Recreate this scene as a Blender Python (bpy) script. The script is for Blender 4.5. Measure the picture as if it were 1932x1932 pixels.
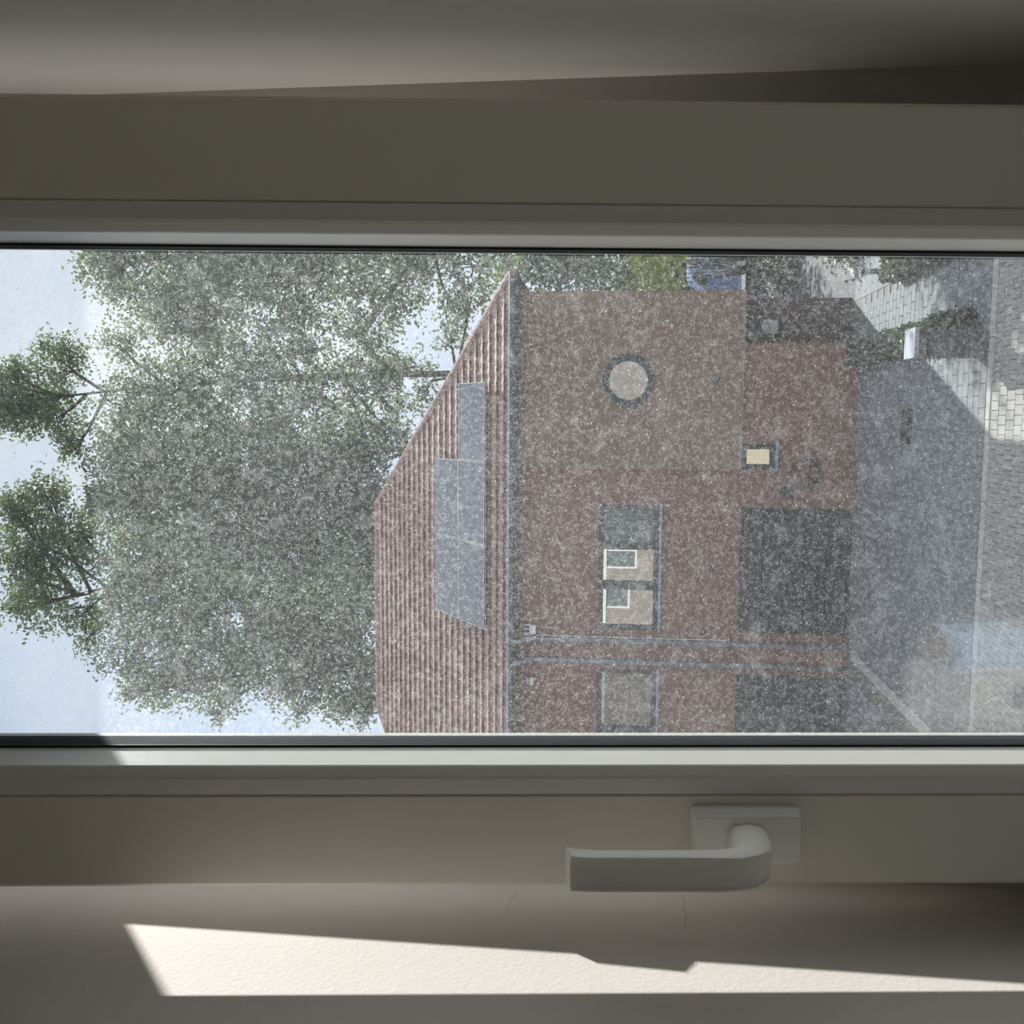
import bpy, math, random
import numpy as np
from mathutils import Vector, Matrix
rnd = random.Random(7)
C = bpy.context.scene.collection
S = bpy.context.scene
for o in list(bpy.data.objects): bpy.data.objects.remove(o)
R = math.radians

# ---------------------------------------------------------------- camera
EYE = 4.48                                   # eye height above the driveway
YAW, PITCH, ROLL, FPX = R(5.708), R(6.249), R(0.923), 1790.0
_f = Vector((-math.sin(YAW)*math.cos(PITCH), math.cos(YAW)*math.cos(PITCH), math.sin(PITCH)))
_rt = Vector((math.cos(YAW), math.sin(YAW), 0)); _up = _rt.cross(_f)
RT = _rt*math.cos(ROLL) + _up*math.sin(ROLL); UP = -_rt*math.sin(ROLL) + _up*math.cos(ROLL)
cam = bpy.data.cameras.new('camera'); cam.sensor_width = 36; cam.sensor_height = 36
cam.lens = 36*FPX/1932; cam.clip_start = 0.02; cam.clip_end = 500
co = bpy.data.objects.new('camera', cam); C.objects.link(co)
X_, Y_, Z_ = -UP, RT, -_f                    # the phone is held on its side: picture-left is up
co.matrix_world = Matrix(((X_.x, Y_.x, Z_.x, 0), (X_.y, Y_.y, Z_.y, 0), (X_.z, Y_.z, Z_.z, EYE), (0, 0, 0, 1)))
S.camera = co
S.cycles.max_bounces = 20; S.cycles.diffuse_bounces = 12; S.cycles.transparent_max_bounces = 24

# ---------------------------------------------------------------- light
SUN_AZ, SUN_EL = R(22), R(39)
TOSUN = Vector((math.sin(SUN_AZ)*math.cos(SUN_EL), math.cos(SUN_AZ)*math.cos(SUN_EL), math.sin(SUN_EL)))
sl = bpy.data.lights.new('sun', 'SUN'); sl.energy = 9.0; sl.angle = R(0.53); sl.color = (1, 0.965, 0.915)
so = bpy.data.objects.new('sun', sl); C.objects.link(so)
so.rotation_euler = (-TOSUN).to_track_quat('-Z', 'Y').to_euler(); so.location = (10, 25, 40)
w = bpy.data.worlds.new('sky'); S.world = w; w.use_nodes = True
nt = w.node_tree; nt.nodes.clear()
def N(t, **k):
    n = nt.nodes.new(t)
    for a, b in k.items(): setattr(n, a, b)
    return n
out = N('ShaderNodeOutputWorld'); bg = N('ShaderNodeBackground'); bg.inputs['Strength'].default_value = 1.0
tc = N('ShaderNodeTexCoord'); nz = N('ShaderNodeTexNoise'); nz.inputs['Scale'].default_value = 2.6
nz.inputs['Detail'].default_value = 6; nz.inputs['Roughness'].default_value = 0.55
mp = N('ShaderNodeMapping'); mp.inputs['Scale'].default_value = (1, 1, 1.7); mp.inputs['Location'].default_value = (0.3, 0.1, 0.4)
cr = N('ShaderNodeValToRGB')
cr.color_ramp.elements[0].position = 0.36; cr.color_ramp.elements[0].color = (0.72, 0.82, 0.99, 1)
cr.color_ramp.elements[1].position = 0.60; cr.color_ramp.elements[1].color = (1.0, 1.03, 1.08, 1)
nt.links.new(tc.outputs['Generated'], mp.inputs['Vector']); nt.links.new(mp.outputs[0], nz.inputs['Vector'])
nt.links.new(nz.outputs['Fac'], cr.inputs['Fac']); nt.links.new(cr.outputs['Color'], bg.inputs['Color'])
nt.links.new(bg.outputs[0], out.inputs['Surface'])
vs = S.view_settings; S.display_settings.display_device = 'sRGB'
vs.view_transform = 'Standard'; vs.look = 'None'; vs.exposure = 0.22; vs.gamma = 1.0; vs.use_curve_mapping = False

# ---------------------------------------------------------------- helpers
def mesh(name, verts, faces, smooth=False):
    m = bpy.data.meshes.new(name); m.from_pydata([tuple(v) for v in verts], [], faces); m.update()
    if smooth: m.polygons.foreach_set('use_smooth', [True]*len(m.polygons))
    return m
class MB:
    def __init__(s): s.v = []; s.f = []
    def add(s, v, f):
        k = len(s.v); s.v += [tuple(p) for p in v]; s.f += [tuple(i+k for i in q) for q in f]; return s
    def box(s, x0, x1, y0, y1, z0, z1):
        v = [(x, y, z) for x in (x0, x1) for y in (y0, y1) for z in (z0, z1)]
        return s.add(v, [(0,1,3,2), (4,6,7,5), (0,4,5,1), (2,3,7,6), (0,2,6,4), (1,5,7,3)])
    def bbox(s, x0, x1, y0, y1, z0, z1, b):              # box with all edges chamfered
        cs = []
        for sx in (0, 1):
            for sy in (0, 1):
                for sz in (0, 1):
                    X = (x0, x1)[sx]; Y = (y0, y1)[sy]; Z = (z0, z1)[sz]
                    dx = b if sx == 0 else -b; dy = b if sy == 0 else -b; dz = b if sz == 0 else -b
                    cs.append(((X, Y+dy, Z+dz), (X+dx, Y, Z+dz), (X+dx, Y+dy, Z)))
        v = [p for c in cs for p in c]
        i = lambda a, b_, c, k: (a*4+b_*2+c)*3+k
        f = [tuple(3*j+k for k in range(3)) for j in range(8)]
        for a in (0, 1):
            f.append((i(a,0,0,0), i(a,0,1,0), i(a,1,1,0), i(a,1,0,0)))
            f.append((i(0,a,0,1), i(0,a,1,1), i(1,a,1,1), i(1,a,0,1)))
            f.append((i(0,0,a,2), i(0,1,a,2), i(1,1,a,2), i(1,0,a,2)))
            for c in (0, 1):
                f.append((i(a,c,0,0), i(a,c,1,0), i(a,c,1,1), i(a,c,0,1)))
                f.append((i(a,0,c,0), i(a,1,c,0), i(a,1,c,2), i(a,0,c,2)))
                f.append((i(0,a,c,1), i(1,a,c,1), i(1,a,c,2), i(0,a,c,2)))
        return s.add(v, f)
    def tube(s, pts, rads, n=10, caps=True):
        pts = [Vector(p) for p in pts]; rings = []
        if not hasattr(rads, '__len__'): rads = [rads]*len(pts)
        ref = None
        for i, p in enumerate(pts):
            t = (pts[min(i+1, len(pts)-1)] - pts[max(i-1, 0)]).normalized()
            if ref is None: ref = Vector((0, 0, 1)) if abs(t.z) < .9 else Vector((1, 0, 0))
            a = (ref - t*ref.dot(t)).normalized(); b = t.cross(a); ref = a
            rings.append([p + (a*math.cos(2*math.pi*k/n) + b*math.sin(2*math.pi*k/n))*rads[i] for k in range(n)])
        v = [q for r in rings for q in r]
        f = [(i*n+k, i*n+(k+1) % n, (i+1)*n+(k+1) % n, (i+1)*n+k) for i in range(len(pts)-1) for k in range(n)]
        if caps: f += [tuple(range(n))[::-1], tuple((len(pts)-1)*n+k for k in range(n))]
        return s.add(v, f)
    def loft(s, rings, closed=True, caps=True):
        n = len(rings[0]); v = [q for r in rings for q in r]
        f = [(i*n+k, i*n+(k+1) % n, (i+1)*n+(k+1) % n, (i+1)*n+k) for i in range(len(rings)-1) for k in range(n if closed else n-1)]
        if caps: f += [tuple(range(n))[::-1], tuple((len(rings)-1)*n+k for k in range(n))]
        return s.add(v, f)
    def frame(s, cx, cz, hw, hh, prof, tf=None):         # mitred rectangular loop; prof = closed list of (inset, depth)
        tf = tf or (lambda x, y, z: (x, y, z)); v = []; n = len(prof)
        for sx, sz in ((-1, -1), (1, -1), (1, 1), (-1, 1)):
            for a, d in prof: v.append(tf(cx+sx*(hw-a), d, cz+sz*(hh-a)))
        f = [(c*n+i, c*n+(i+1) % n, ((c+1) % 4)*n+(i+1) % n, ((c+1) % 4)*n+i) for c in range(4) for i in range(n)]
        return s.add(v, f)
    def prism(s, poly, y0, y1, tf=None):                 # polygon in xz extruded along y
        tf = tf or (lambda x, y, z: (x, y, z)); n = len(poly)
        v = [tf(x, y0, z) for x, z in poly] + [tf(x, y1, z) for x, z in poly]
        return s.add(v, [tuple(range(n)), tuple(range(2*n-1, n-1, -1))] + [(i, (i+1) % n, (i+1) % n+n, i+n) for i in range(n)])
    def obj(s, name, mat, parent=None, loc=None, smooth=False, kind=None):
        return link(name, mesh(name, s.v, s.f, smooth), mat, parent, loc, kind)
def link(name, m, mat, parent=None, loc=None, kind=None):
    o = bpy.data.objects.new(name, m); C.objects.link(o)
    if not m.materials:
        for k in (mat if isinstance(mat, (list, tuple)) else [mat]): m.materials.append(k)
    if parent is not None:
        o.parent = parent; root = parent
        while root.parent: root = root.parent
        o.matrix_parent_inverse = root.matrix_basis.inverted() if parent is root else Matrix()
    elif loc is not None:
        m.transform(Matrix.Translation(-Vector(loc))); o.location = loc
    if kind: o['kind'] = kind
    return o
def tag(o, label, cat, group=None):
    o['label'] = label; o['category'] = cat
    if group: o['group'] = group
    return o
def thing(name, label, cat, loc, group=None):
    o = bpy.data.objects.new(name, None); C.objects.link(o); o.location = loc; o.empty_display_size = .1
    return tag(o, label, cat, group)
def struct(o): o['kind'] = 'structure'; return o
def empty_struct(name, loc):
    o = bpy.data.objects.new(name, None); C.objects.link(o); o.location = loc; o['kind'] = 'structure'; return o
def place(m, name, parent, loc, rot=(0,0,0), scale=(1,1,1)):   # another piece sharing mesh data; loc in world
    o = bpy.data.objects.new(name, m); C.objects.link(o); o.parent = parent
    root = parent
    while root.parent: root = root.parent
    o.matrix_parent_inverse = root.matrix_basis.inverted() if parent is root else Matrix()
    o.location = loc; o.rotation_euler = rot; o.scale = scale; return o

# ---------------------------------------------------------------- materials
class Mat:
    def __init__(s, name):
        s.m = bpy.data.materials.new(name); s.m.use_nodes = True; s.t = s.m.node_tree; s.t.nodes.clear()
        s.out = s.n('ShaderNodeOutputMaterial')
    def n(s, typ, ins=None, **k):
        q = s.t.nodes.new(typ)
        for a, b in k.items(): setattr(q, a, b)
        for a, b in (ins or {}).items():
            if isinstance(b, bpy.types.NodeSocket): s.t.links.new(b, q.inputs[a])
            else: q.inputs[a].default_value = b
        return q
    def math(s, op, a, b=0.0, c=0.0, clamp=False):
        q = s.n('ShaderNodeMath', {0: a, 1: b, 2: c}, operation=op); q.use_clamp = clamp; return q.outputs[0]
    def noise(s, vec, scale, detail=2.0, rough=.5, dist=0.0):
        return s.n('ShaderNodeTexNoise', {'Vector': vec, 'Scale': scale, 'Detail': detail, 'Roughness': rough, 'Distortion': dist}).outputs['Fac']
    def step(s, v, a, b, lo=0.0, hi=1.0):
        q = s.n('ShaderNodeMapRange', {'Value': v, 'From Min': a, 'From Max': b, 'To Min': lo, 'To Max': hi}, interpolation_type='SMOOTHSTEP'); return q.outputs[0]
    def mix(s, fac, a, b):
        q = s.n('ShaderNodeMix', data_type='RGBA')
        for k, v in ((0, fac), (6, a), (7, b)):
            if isinstance(v, bpy.types.NodeSocket): s.t.links.new(v, q.inputs[k])
            else: q.inputs[k].default_value = v
        return q.outputs[2]
    def obj(s): return s.n('ShaderNodeTexCoord').outputs['Object']
    def wpos(s): return s.n('ShaderNodeNewGeometry').outputs['Position']
    def fin(s, shader): s.t.links.new(shader, s.out.inputs['Surface']); return s.m
def c4(c): return (c[0], c[1], c[2], 1)
def pbr(name, col, rough=.5, var=.12, scale=6.0, bump=0.0, bscale=60.0, spec=.4, metal=0.0, rand=0.0):
    M = Mat(name); p = M.wpos()
    f = M.noise(p, scale, 4)
    a = c4([x*(1-var) for x in col]); b = c4([min(1, x*(1+var)) for x in col])
    colr = M.mix(f, a, b)
    if rand:
        oi = M.n('ShaderNodeObjectInfo').outputs['Random']
        hsv = M.n('ShaderNodeHueSaturation', {'Color': colr, 'Value': M.math('MULTIPLY_ADD', oi, 2*rand, 1-rand)}); colr = hsv.outputs[0]
    ins = {'Base Color': colr, 'Roughness': rough, 'Metallic': metal, 'Specular IOR Level': spec}
    if bump:
        ins['Normal'] = M.n('ShaderNodeBump', {'Height': M.noise(p, bscale, 4, .6), 'Strength': bump, 'Distance': .01}).outputs[0]
    return M.fin(M.n('ShaderNodeBsdfPrincipled', ins).outputs[0])
m_pvc = pbr('cream_pvc', (.80, .775, .70), .38, .02, 3, .015, 300)
m_pvcs = pbr('white_pvc', (.80, .79, .75), .35, .02, 3)
m_handle = pbr('white_handle_lacquer', (.88, .88, .84), .32, .02, 8)
m_black = pbr('black_rubber', (.012, .012, .014), .6, .1, 20)
m_spacer = pbr('black_spacer', (.006, .007, .010), .8, .1, 20, spec=.1)
m_alu = pbr('pale_metal', (.60, .61, .60), .35, .05, 20, metal=.6)
m_plaster = pbr('painted_plaster', (.68, .655, .625), .75, .03, 4, .06, 330)
m_white = pbr('white_paint', (.87, .86, .83), .7, .03, 2, .1, 80)
m_floorw = pbr('pale_wood_floor', (.78, .73, .65), .45, .12, 3)
m_dk = pbr('anthracite_frame', (.045, .052, .058), .5, .1, 5)
m_door = pbr('anthracite_door', (.040, .044, .052), .55, .15, 3, .1, 40)
m_zinc = pbr('grey_zinc', (.30, .34, .38), .5, .15, 5)
m_zincd = pbr('dark_zinc', (.10, .12, .14), .5, .15, 5)
m_sill = pbr('blue_grey_sill', (.25, .30, .42), .5, .1, 5)
m_panel = pbr('solar_cell', (.060, .068, .095), .12, .2, 1.2, spec=1.0)
m_panelf = pbr('panel_edge', (.50, .48, .44), .4, .1, 5)
m_tile = pbr('clay_roof_tile', (.30, .185, .15), .75, .22, 2.0, .2, 30, rand=.18)
m_under = pbr('roof_felt', (.05, .045, .04), .9, .1, 4)
m_paver = pbr('concrete_paver', (.27, .26, .24), .85, .12, 4, .3, 80, rand=.10)
m_paver2 = pbr('grey_driveway_paver', (.165, .172, .178), .85, .14, 2.5, .3, 80, rand=.08)
m_joint = pbr('paving_joint', (.16, .15, .13), .95, .2, 6)
m_kerb = pbr('pale_kerb_concrete', (.36, .35, .32), .85, .1, 3, .2, 60, rand=.05)
m_asph = pbr('asphalt', (.11, .11, .112), .9, .2, 1.2, .2, 60)
m_capst = pbr('pale_cap_stone', (.27, .29, .32), .7, .08, 4)
m_bark = pbr('dark_bark', (.065, .055, .045), .9, .2, 8)
m_blue = pbr('blue_van_paint', (.20, .29, .50), .3, .04, 1)
m_bluel = pbr('pale_blue_van_roof', (.34, .40, .52), .3, .04, 1)
m_whitebox = pbr('white_plastic_box', (.75, .76, .74), .5, .04, 5)
m_rust = pbr('orange_base', (.42, .20, .08), .6, .1, 5)
m_cable = pbr('pale_cable', (.62, .62, .66), .5, .05, 5)
m_cloth = pbr('reflection_scarf_cloth', (.50, .62, .76), .9, .08, 14, .3, 40)
m_cloth2 = pbr('strong_blue_cloth', (.10, .20, .60), .9, .08, 14)
m_wood = pbr('brown_wood', (.26, .17, .10), .5, .2, 6)
def brick_mat(name, c1, c2, mort):
    M = Mat(name); p = M.wpos(); sp = M.n('ShaderNodeSeparateXYZ', {0: p}).outputs
    nrm = M.n('ShaderNodeSeparateXYZ', {0: M.n('ShaderNodeNewGeometry').outputs['Normal']}).outputs
    h = M.math('ADD', M.math('MULTIPLY', sp[0], M.math('ABSOLUTE', nrm[1])), M.math('MULTIPLY', sp[1], M.math('ABSOLUTE', nrm[0])))
    v = M.n('ShaderNodeCombineXYZ', {0: h, 1: sp[2], 2: 0.0}).outputs[0]
    b = M.n('ShaderNodeTexBrick', {'Vector': v, 'Color1': c4(c1), 'Color2': c4(c2), 'Mortar': c4(mort), 'Scale': 1.0, 'Mortar Size': .006,
            'Mortar Smooth': .1, 'Bias': 0.0, 'Brick Width': .22, 'Row Height': .0625})
    f = M.noise(p, .8, 5)
    col = M.mix(f, b.outputs['Color'], M.mix(.5, b.outputs['Color'], c4([x*.6 for x in c1])))
    nb = M.n('ShaderNodeBump', {'Height': b.outputs['Fac'], 'Strength': .5, 'Distance': .01}, invert=True).outputs[0]
    return M.fin(M.n('ShaderNodeBsdfPrincipled', {'Base Color': col, 'Roughness': .85, 'Normal': nb}).outputs[0])
m_brick = brick_mat('red_brick', (.26, .13, .10), (.21, .105, .085), (.22, .19, .165))
m_brick2 = brick_mat('tan_brick', (.27, .175, .125), (.23, .145, .105), (.24, .21, .18))
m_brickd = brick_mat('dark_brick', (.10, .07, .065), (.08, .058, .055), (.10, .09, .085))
m_bricks = brick_mat('pale_brick', (.36, .27, .23), (.33, .25, .21), (.36, .33, .30))
m_brickg = brick_mat('grey_brick', (.10, .105, .115), (.085, .09, .10), (.12, .125, .13))
def leaf_mat(name, c1, c2, tr):
    M = Mat(name); p = M.wpos(); f = M.noise(p, 3.0, 3); col = M.mix(f, c4(c1), c4(c2))
    d = M.n('ShaderNodeBsdfDiffuse', {'Color': col}); t = M.n('ShaderNodeBsdfTranslucent', {'Color': M.mix(.5, col, c4((.35, .42, .10)))})
    g = M.n('ShaderNodeBsdfGlossy', {'Color': (1, 1, 1, 1), 'Roughness': .38})
    a = M.n('ShaderNodeMixShader', {0: tr, 1: d.outputs[0], 2: t.outputs[0]}); b = M.n('ShaderNodeMixShader', {0: .09, 1: a.outputs[0], 2: g.outputs[0]})
    return M.fin(b.outputs[0])
m_leaf = leaf_mat('tree_leaf', (.05, .09, .062), (.085, .135, .09), .42)
m_leafp = leaf_mat('pale_tree_leaf', (.07, .105, .08), (.12, .16, .115), .42)
m_leafy = leaf_mat('yellow_green_leaf', (.38, .42, .05), (.55, .58, .10), .55)
m_hedge = leaf_mat('hedge_leaf', (.03, .042, .028), (.05, .066, .038), .15)
def glass_mat(name, dusty):
    M = Mat(name)
    tr = M.n('ShaderNodeBsdfTransparent', {'Color': (.945, .958, .965, 1)}).outputs[0]
    gl = M.n('ShaderNodeBsdfGlossy', {'Color': (1, 1, 1, 1), 'Roughness': .0}).outputs[0]
    fr = M.n('ShaderNodeFresnel', {'IOR': 1.5}).outputs[0]
    g = M.n('ShaderNodeMixShader', {0: fr, 1: tr, 2: gl}).outputs[0]
    if not dusty: return M.fin(g)
    # dried dust on the weather side: thin film, curly fibres, grains and blotches
    p = M.wpos()
    st = M.n('ShaderNodeMapping', {'Vector': p, 'Scale': (1, .2, 1.0)}).outputs[0]
    big = M.noise(st, 9, 3, .55)
    blot = M.step(M.noise(st, 62, 4, .6), .52, .74)
    n1 = M.noise(st, 520, 2, .5, .4); n2 = M.noise(st, 330, 3, .6); n3 = M.noise(st, 760, 2, .5, .6); n4 = M.noise(st, 260, 3, .6)
    curl1 = M.math('MULTIPLY', M.step(M.math('ABSOLUTE', M.math('SUBTRACT', n1, .5)), .012, .040, 1, 0), M.step(n2, .48, .60))
    curl2 = M.math('MULTIPLY', M.step(M.math('ABSOLUTE', M.math('SUBTRACT', n3, .48)), .012, .045, 1, 0), M.step(n4, .45, .58))
    curl = M.math('MAXIMUM', curl1, curl2)
    vo = M.n('ShaderNodeTexVoronoi', {'Vector': st, 'Scale': 300.0}); 
    rs = M.n('ShaderNodeSeparateColor', {0: vo.outputs['Color']}).outputs[0]
    grain = M.math('MULTIPLY', M.step(vo.outputs['Distance'], .10, .20, 1, 0), M.step(rs, .80, .84))
    fine = M.noise(st, 900, 2, .7)
    a = M.math('MULTIPLY_ADD', big, DUST['big'], DUST['base'])
    a = M.math('ADD', a, M.math('MULTIPLY', blot, DUST['blot']))
    a = M.math('ADD', a, M.math('MULTIPLY', M.step(fine, .46, .68), DUST['fine']))
    a = M.math('ADD', a, M.math('MULTIPLY', curl, DUST['curl']))
    a = M.math('ADD', a, M.math('MULTIPLY', grain, DUST['grain']))
    hz = M.n('ShaderNodeSeparateXYZ', {0: p}).outputs[2]     # dust weighted upward to imitate the glow of scattered sunlight
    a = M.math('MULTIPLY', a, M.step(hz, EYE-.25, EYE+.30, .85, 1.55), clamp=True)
    du = M.n('ShaderNodeBsdfTranslucent', {'Color': (.82, .84, .86, 1)}).outputs[0]
    return M.fin(M.n('ShaderNodeMixShader', {0: a, 1: g, 2: du}).outputs[0])
DUST = dict(base=.002, big=.038, blot=.040, fine=.032, curl=.125, grain=.22)
m_glass = glass_mat('clear_pane', False)
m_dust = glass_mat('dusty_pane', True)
def dark_pane(name, col, fac, tint=(.95, 1, .98)):
    M = Mat(name); d = M.n('ShaderNodeBsdfDiffuse', {'Color': c4(col)}).outputs[0]
    g = M.n('ShaderNodeBsdfGlossy', {'Color': c4(tint), 'Roughness': .0}).outputs[0]
    return M.fin(M.n('ShaderNodeMixShader', {0: fac, 1: d, 2: g}).outputs[0])
m_pane = dark_pane('coated_house_pane', (.05, .055, .055), .40)
m_pane2 = dark_pane('neighbour_pane', (.09, .09, .085), .12)
m_paner = dark_pane('round_pane', (.28, .28, .26), .25)
m_panec = dark_pane('curtained_pane', (.15, .165, .17), .06)
m_panev = dark_pane('van_pane', (.02, .02, .025), .1)

# ================================================================ ROOM AND WINDOW
FL = EYE-1.62; CE = FL+2.6                     # floor and ceiling of the room
YF = .6925                                     # room face of the fixed window frame
XL, XR = -.338, .237                           # plaster reveals beside the window
ZB, ZT = EYE-.62, EYE+.66
YW = .32                                       # room face of the window wall
W2 = (-3.15, -.80, FL+.12, FL+2.30)           # added window, out of view, made up to light the room
RX0, RX1, RY0 = -3.4, .95, -2.7
def holed(mb, x0, x1, z0, z1, y0, y1, holes):  # wall slab with rectangular holes and lined reveals
    xs = sorted({x0, x1, *[h[0] for h in holes], *[h[1] for h in holes]}); zs = sorted({z0, z1, *[h[2] for h in holes], *[h[3] for h in holes]})
    def solid(i, j):
        cx = (xs[i]+xs[i+1])/2; cz = (zs[j]+zs[j+1])/2
        return not any(h[0] < cx < h[1] and h[2] < cz < h[3] for h in holes)
    nx, nz = len(xs)-1, len(zs)-1
    for i in range(nx):
        for j in range(nz):
            if not solid(i, j): continue
            a, b, c, d = xs[i], xs[i+1], zs[j], zs[j+1]
            mb.add([(a,y0,c),(b,y0,c),(b,y0,d),(a,y0,d)], [(0,1,2,3)]); mb.add([(a,y1,c),(b,y1,c),(b,y1,d),(a,y1,d)], [(3,2,1,0)])
            if i == 0 or not solid(i-1, j): mb.add([(a,y0,c),(a,y1,c),(a,y1,d),(a,y0,d)], [(3,2,1,0)])
            if i == nx-1 or not solid(i+1, j): mb.add([(b,y0,c),(b,y1,c),(b,y1,d),(b,y0,d)], [(0,1,2,3)])
            if j == 0 or not solid(i, j-1): mb.add([(a,y0,c),(b,y0,c),(b,y1,c),(a,y1,c)], [(3,2,1,0)])
            if j == nz-1 or not solid(i, j+1): mb.add([(a,y0,d),(b,y0,d),(b,y1,d),(a,y1,d)], [(0,1,2,3)])
    return mb
H1 = (XL, XR, ZB, ZT)
struct(holed(MB(), RX0, RX1, FL, CE, YW, YF, [H1, W2]).obj('wall_front', m_plaster))
struct(MB().box(RX0-.2, RX0, RY0-.2, YF, FL, CE).obj('wall_left', m_white))
struct(MB().box(RX1, RX1+.2, RY0-.2, YF, FL, CE).obj('wall_right', m_white))
struct(MB().box(RX0, RX1, RY0-.2, RY0, FL, CE).obj('wall_back', m_white))
struct(MB().box(RX0-.2, RX1+.2, RY0-.2, YF, FL-.2, FL).obj('floor', m_floorw))
struct(MB().box(RX0-.2, RX1+.2, RY0-.2, YF, CE, CE+.2).obj('ceiling', m_white))
struct(MB().bbox(XL-.03, XR+.03, YW-.05, YF-.001, ZB-.03, ZB, .004).obj('trim_1', m_white))

wf = [o for o in C.objects if o.name == 'wall_front'][0]
for a in ([(0.6563, -0.0521), (0.6474, -0.0526), (0.6384, -0.0513), (0.6272, -0.0523), (0.6153, -0.0504), (0.6067, -0.0501)], [(0.6452, 0.0658), (0.6388, 0.0681), (0.6326, 0.0697), (0.6209, 0.0702), (0.6124, 0.0710)]):
    MB().tube([(XL+.00005, y, EYE+z) for y, z in a], .00011, 5).obj('plaster_crack', m_zincd, wf)
TILT = R(7.3); ct, st_ = math.cos(TILT), math.sin(TILT)
SX = -.0569; SHW = .2494; SHC, SHH = .0375, .6075
def sash(x, n, h): return (x, .6+n*ct-h*st_, EYE+n*st_+h*ct)
win = empty_struct('window_1', (SX, YF, ZB))
# fixed frame
fx0, fx1, fz0, fz1 = -.288, .1745, EYE-.545, EYE+.612
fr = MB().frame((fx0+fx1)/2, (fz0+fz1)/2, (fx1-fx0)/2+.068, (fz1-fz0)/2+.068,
        [(0, YF), (.065, YF), (.068, YF+.003), (.068, YF+.030), (.056, YF+.034), (.056, YF+.072), (0, YF+.072)]).obj('window_frame', pbr('shade_darkened_frame', (.42, .405, .375), .5, .03, 5), win)  # frame colour darkened to imitate the shadow in the gap beside the sash
kz = EYE+.060
MB().prism([(-.066, -.0005), (-.050, -.011), (.004, -.014), (.012, -.0005)], 0, .010,
        tf=lambda x, y, z: (fx0-.012+y, YF+z, kz+(-x))).obj('keeper_plate', m_alu, fr)
# tilted sash
sf = MB().frame(SX, SHC, SHW, SHH, [(0, .003), (.003, 0), (.0610, 0), (.0619, .0016), (.0619, .034), (.070, .034), (.070, .060), (.0800, .060), (.0800, .0685), (.020, .0685), (.020, .020), (0, .020)],
        tf=lambda x, y, z: sash(x, y, z)).obj('sash_frame', m_pvc, win)
MB().frame(SX, SHC, SHW, SHH, [(.0622, .0014), (.0632, .0002), (.0730, .0002), (.0748, .0012), (.0797, .0050), (.0804, .0062), (.0826, .033), (.0622, .033)],
        tf=lambda x, y, z: sash(x, y, z)).obj('glazing_bead', pbr('bead_pvc', (.76, .755, .72), .35, .02, 3), sf)
MB().frame(SX, SHC, SHW, SHH, [(.078, .0331), (.0842, .0331), (.0842, .0345), (.078, .0345)], tf=lambda x, y, z: sash(x, y, z)).obj('glazing_gasket', m_black, sf)
MB().frame(SX, SHC, SHW, SHH, [(.074, .0388), (.0822, .0388), (.0822, .0574), (.074, .0574)], tf=lambda x, y, z: sash(x, y, z)).obj('spacer_bar', m_spacer, sf)
MB().frame(SX, SHC, SHW, SHH, [(.079, .0622), (.0810, .0622), (.0810, .0675), (.079, .0675)], tf=lambda x, y, z: sash(x, y, z)).obj('outer_lip', pbr('grey_outer_seal', (.36, .36, .34), .5, .05, 9), sf)
gx0, gx1, gh0, gh1 = SX-SHW+.075, SX+SHW-.075, SHC-SHH+.075, SHC+SHH-.075
def pane(n0, n1, mats, outer):
    v = [sash(x, n, h) for x in (gx0, gx1) for n in (n0, n1) for h in (gh0, gh1)]
    f = [(0,1,3,2), (4,6,7,5), (0,4,5,1), (2,3,7,6), (0,2,6,4), (1,5,7,3)]
    m = mesh('glass_pane', v, f); o = link('glass_pane', m, mats, sf)
    if outer: m.polygons[3].material_index = 1
    return o
pane(.0346, .0386, [m_glass], False)
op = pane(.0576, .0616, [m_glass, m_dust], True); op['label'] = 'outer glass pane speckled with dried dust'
# handle, lever turned up
hd = MB()
px0, px1, ph0, ph1 = -.2868, -.2508, -.1225, -.0520
def ring(x0, x1, h0, h1, n, r, k=5):
    pts = []
    for cx, ch, a0 in ((x1-r, h1-r, 0), (x0+r, h1-r, 90), (x0+r, h0+r, 180), (x1-r, h0+r, 270)):
        for i in range(k):
            a = R(a0+90*i/(k-1)); pts.append(sash(cx+r*math.cos(a), n, ch+r*math.sin(a)))
    return pts
hd.loft([ring(px0, px1, ph0, ph1, 0, .003), ring(px0, px1, ph0, ph1, -.006, .003), ring(px0+.0012, px1-.0035, ph0+.0012, ph1-.0012, -.0110, .003), ring(px0+.0020, px1-.0045, ph0+.002, ph1-.002, -.0116, .003)])
handle = hd.obj('window_handle', m_handle, win); handle['label'] = 'white lever handle turned upwards on its rectangular plate'
lv = MB(); rings = []
SEC = [(1, 0), (1, .7), (.85, 1), (.3, 1), (-.3, 1), (-.85, 1), (-1, .7), (-1, 0), (-1, -.8), (-.95, -1), (-.86, -1), (-.76, -.72), (0, -.60), (.76, -.72), (.86, -1), (.95, -1), (1, -.8)]
hx = -.2706
path = [(-.0862, -.0100, .0245, .0250, 3), (-.0862, -.0210, .0238, .0245, 3), (-.0860, -.0300, .0232, .0240, 3), (-.0835, -.0395, .0228, .0225, 4), (-.0775, -.0455, .0240, .0185, 5),
        (-.0690, -.0490, .0222, .0150, 6), (-.0580, -.0505, .0222, .0120, 7), (-.0400, -.0505, .0222, .0108, 7), (-.0100, -.0505, .0222, .0104, 7), (.0120, -.0503, .0222, .0106, 7), (.0220, -.0494, .0222, .0118, 7), (.0290, -.0478, .0222, .0130, 7), (.0305, -.0474, .0237, .0124, 7)]
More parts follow.
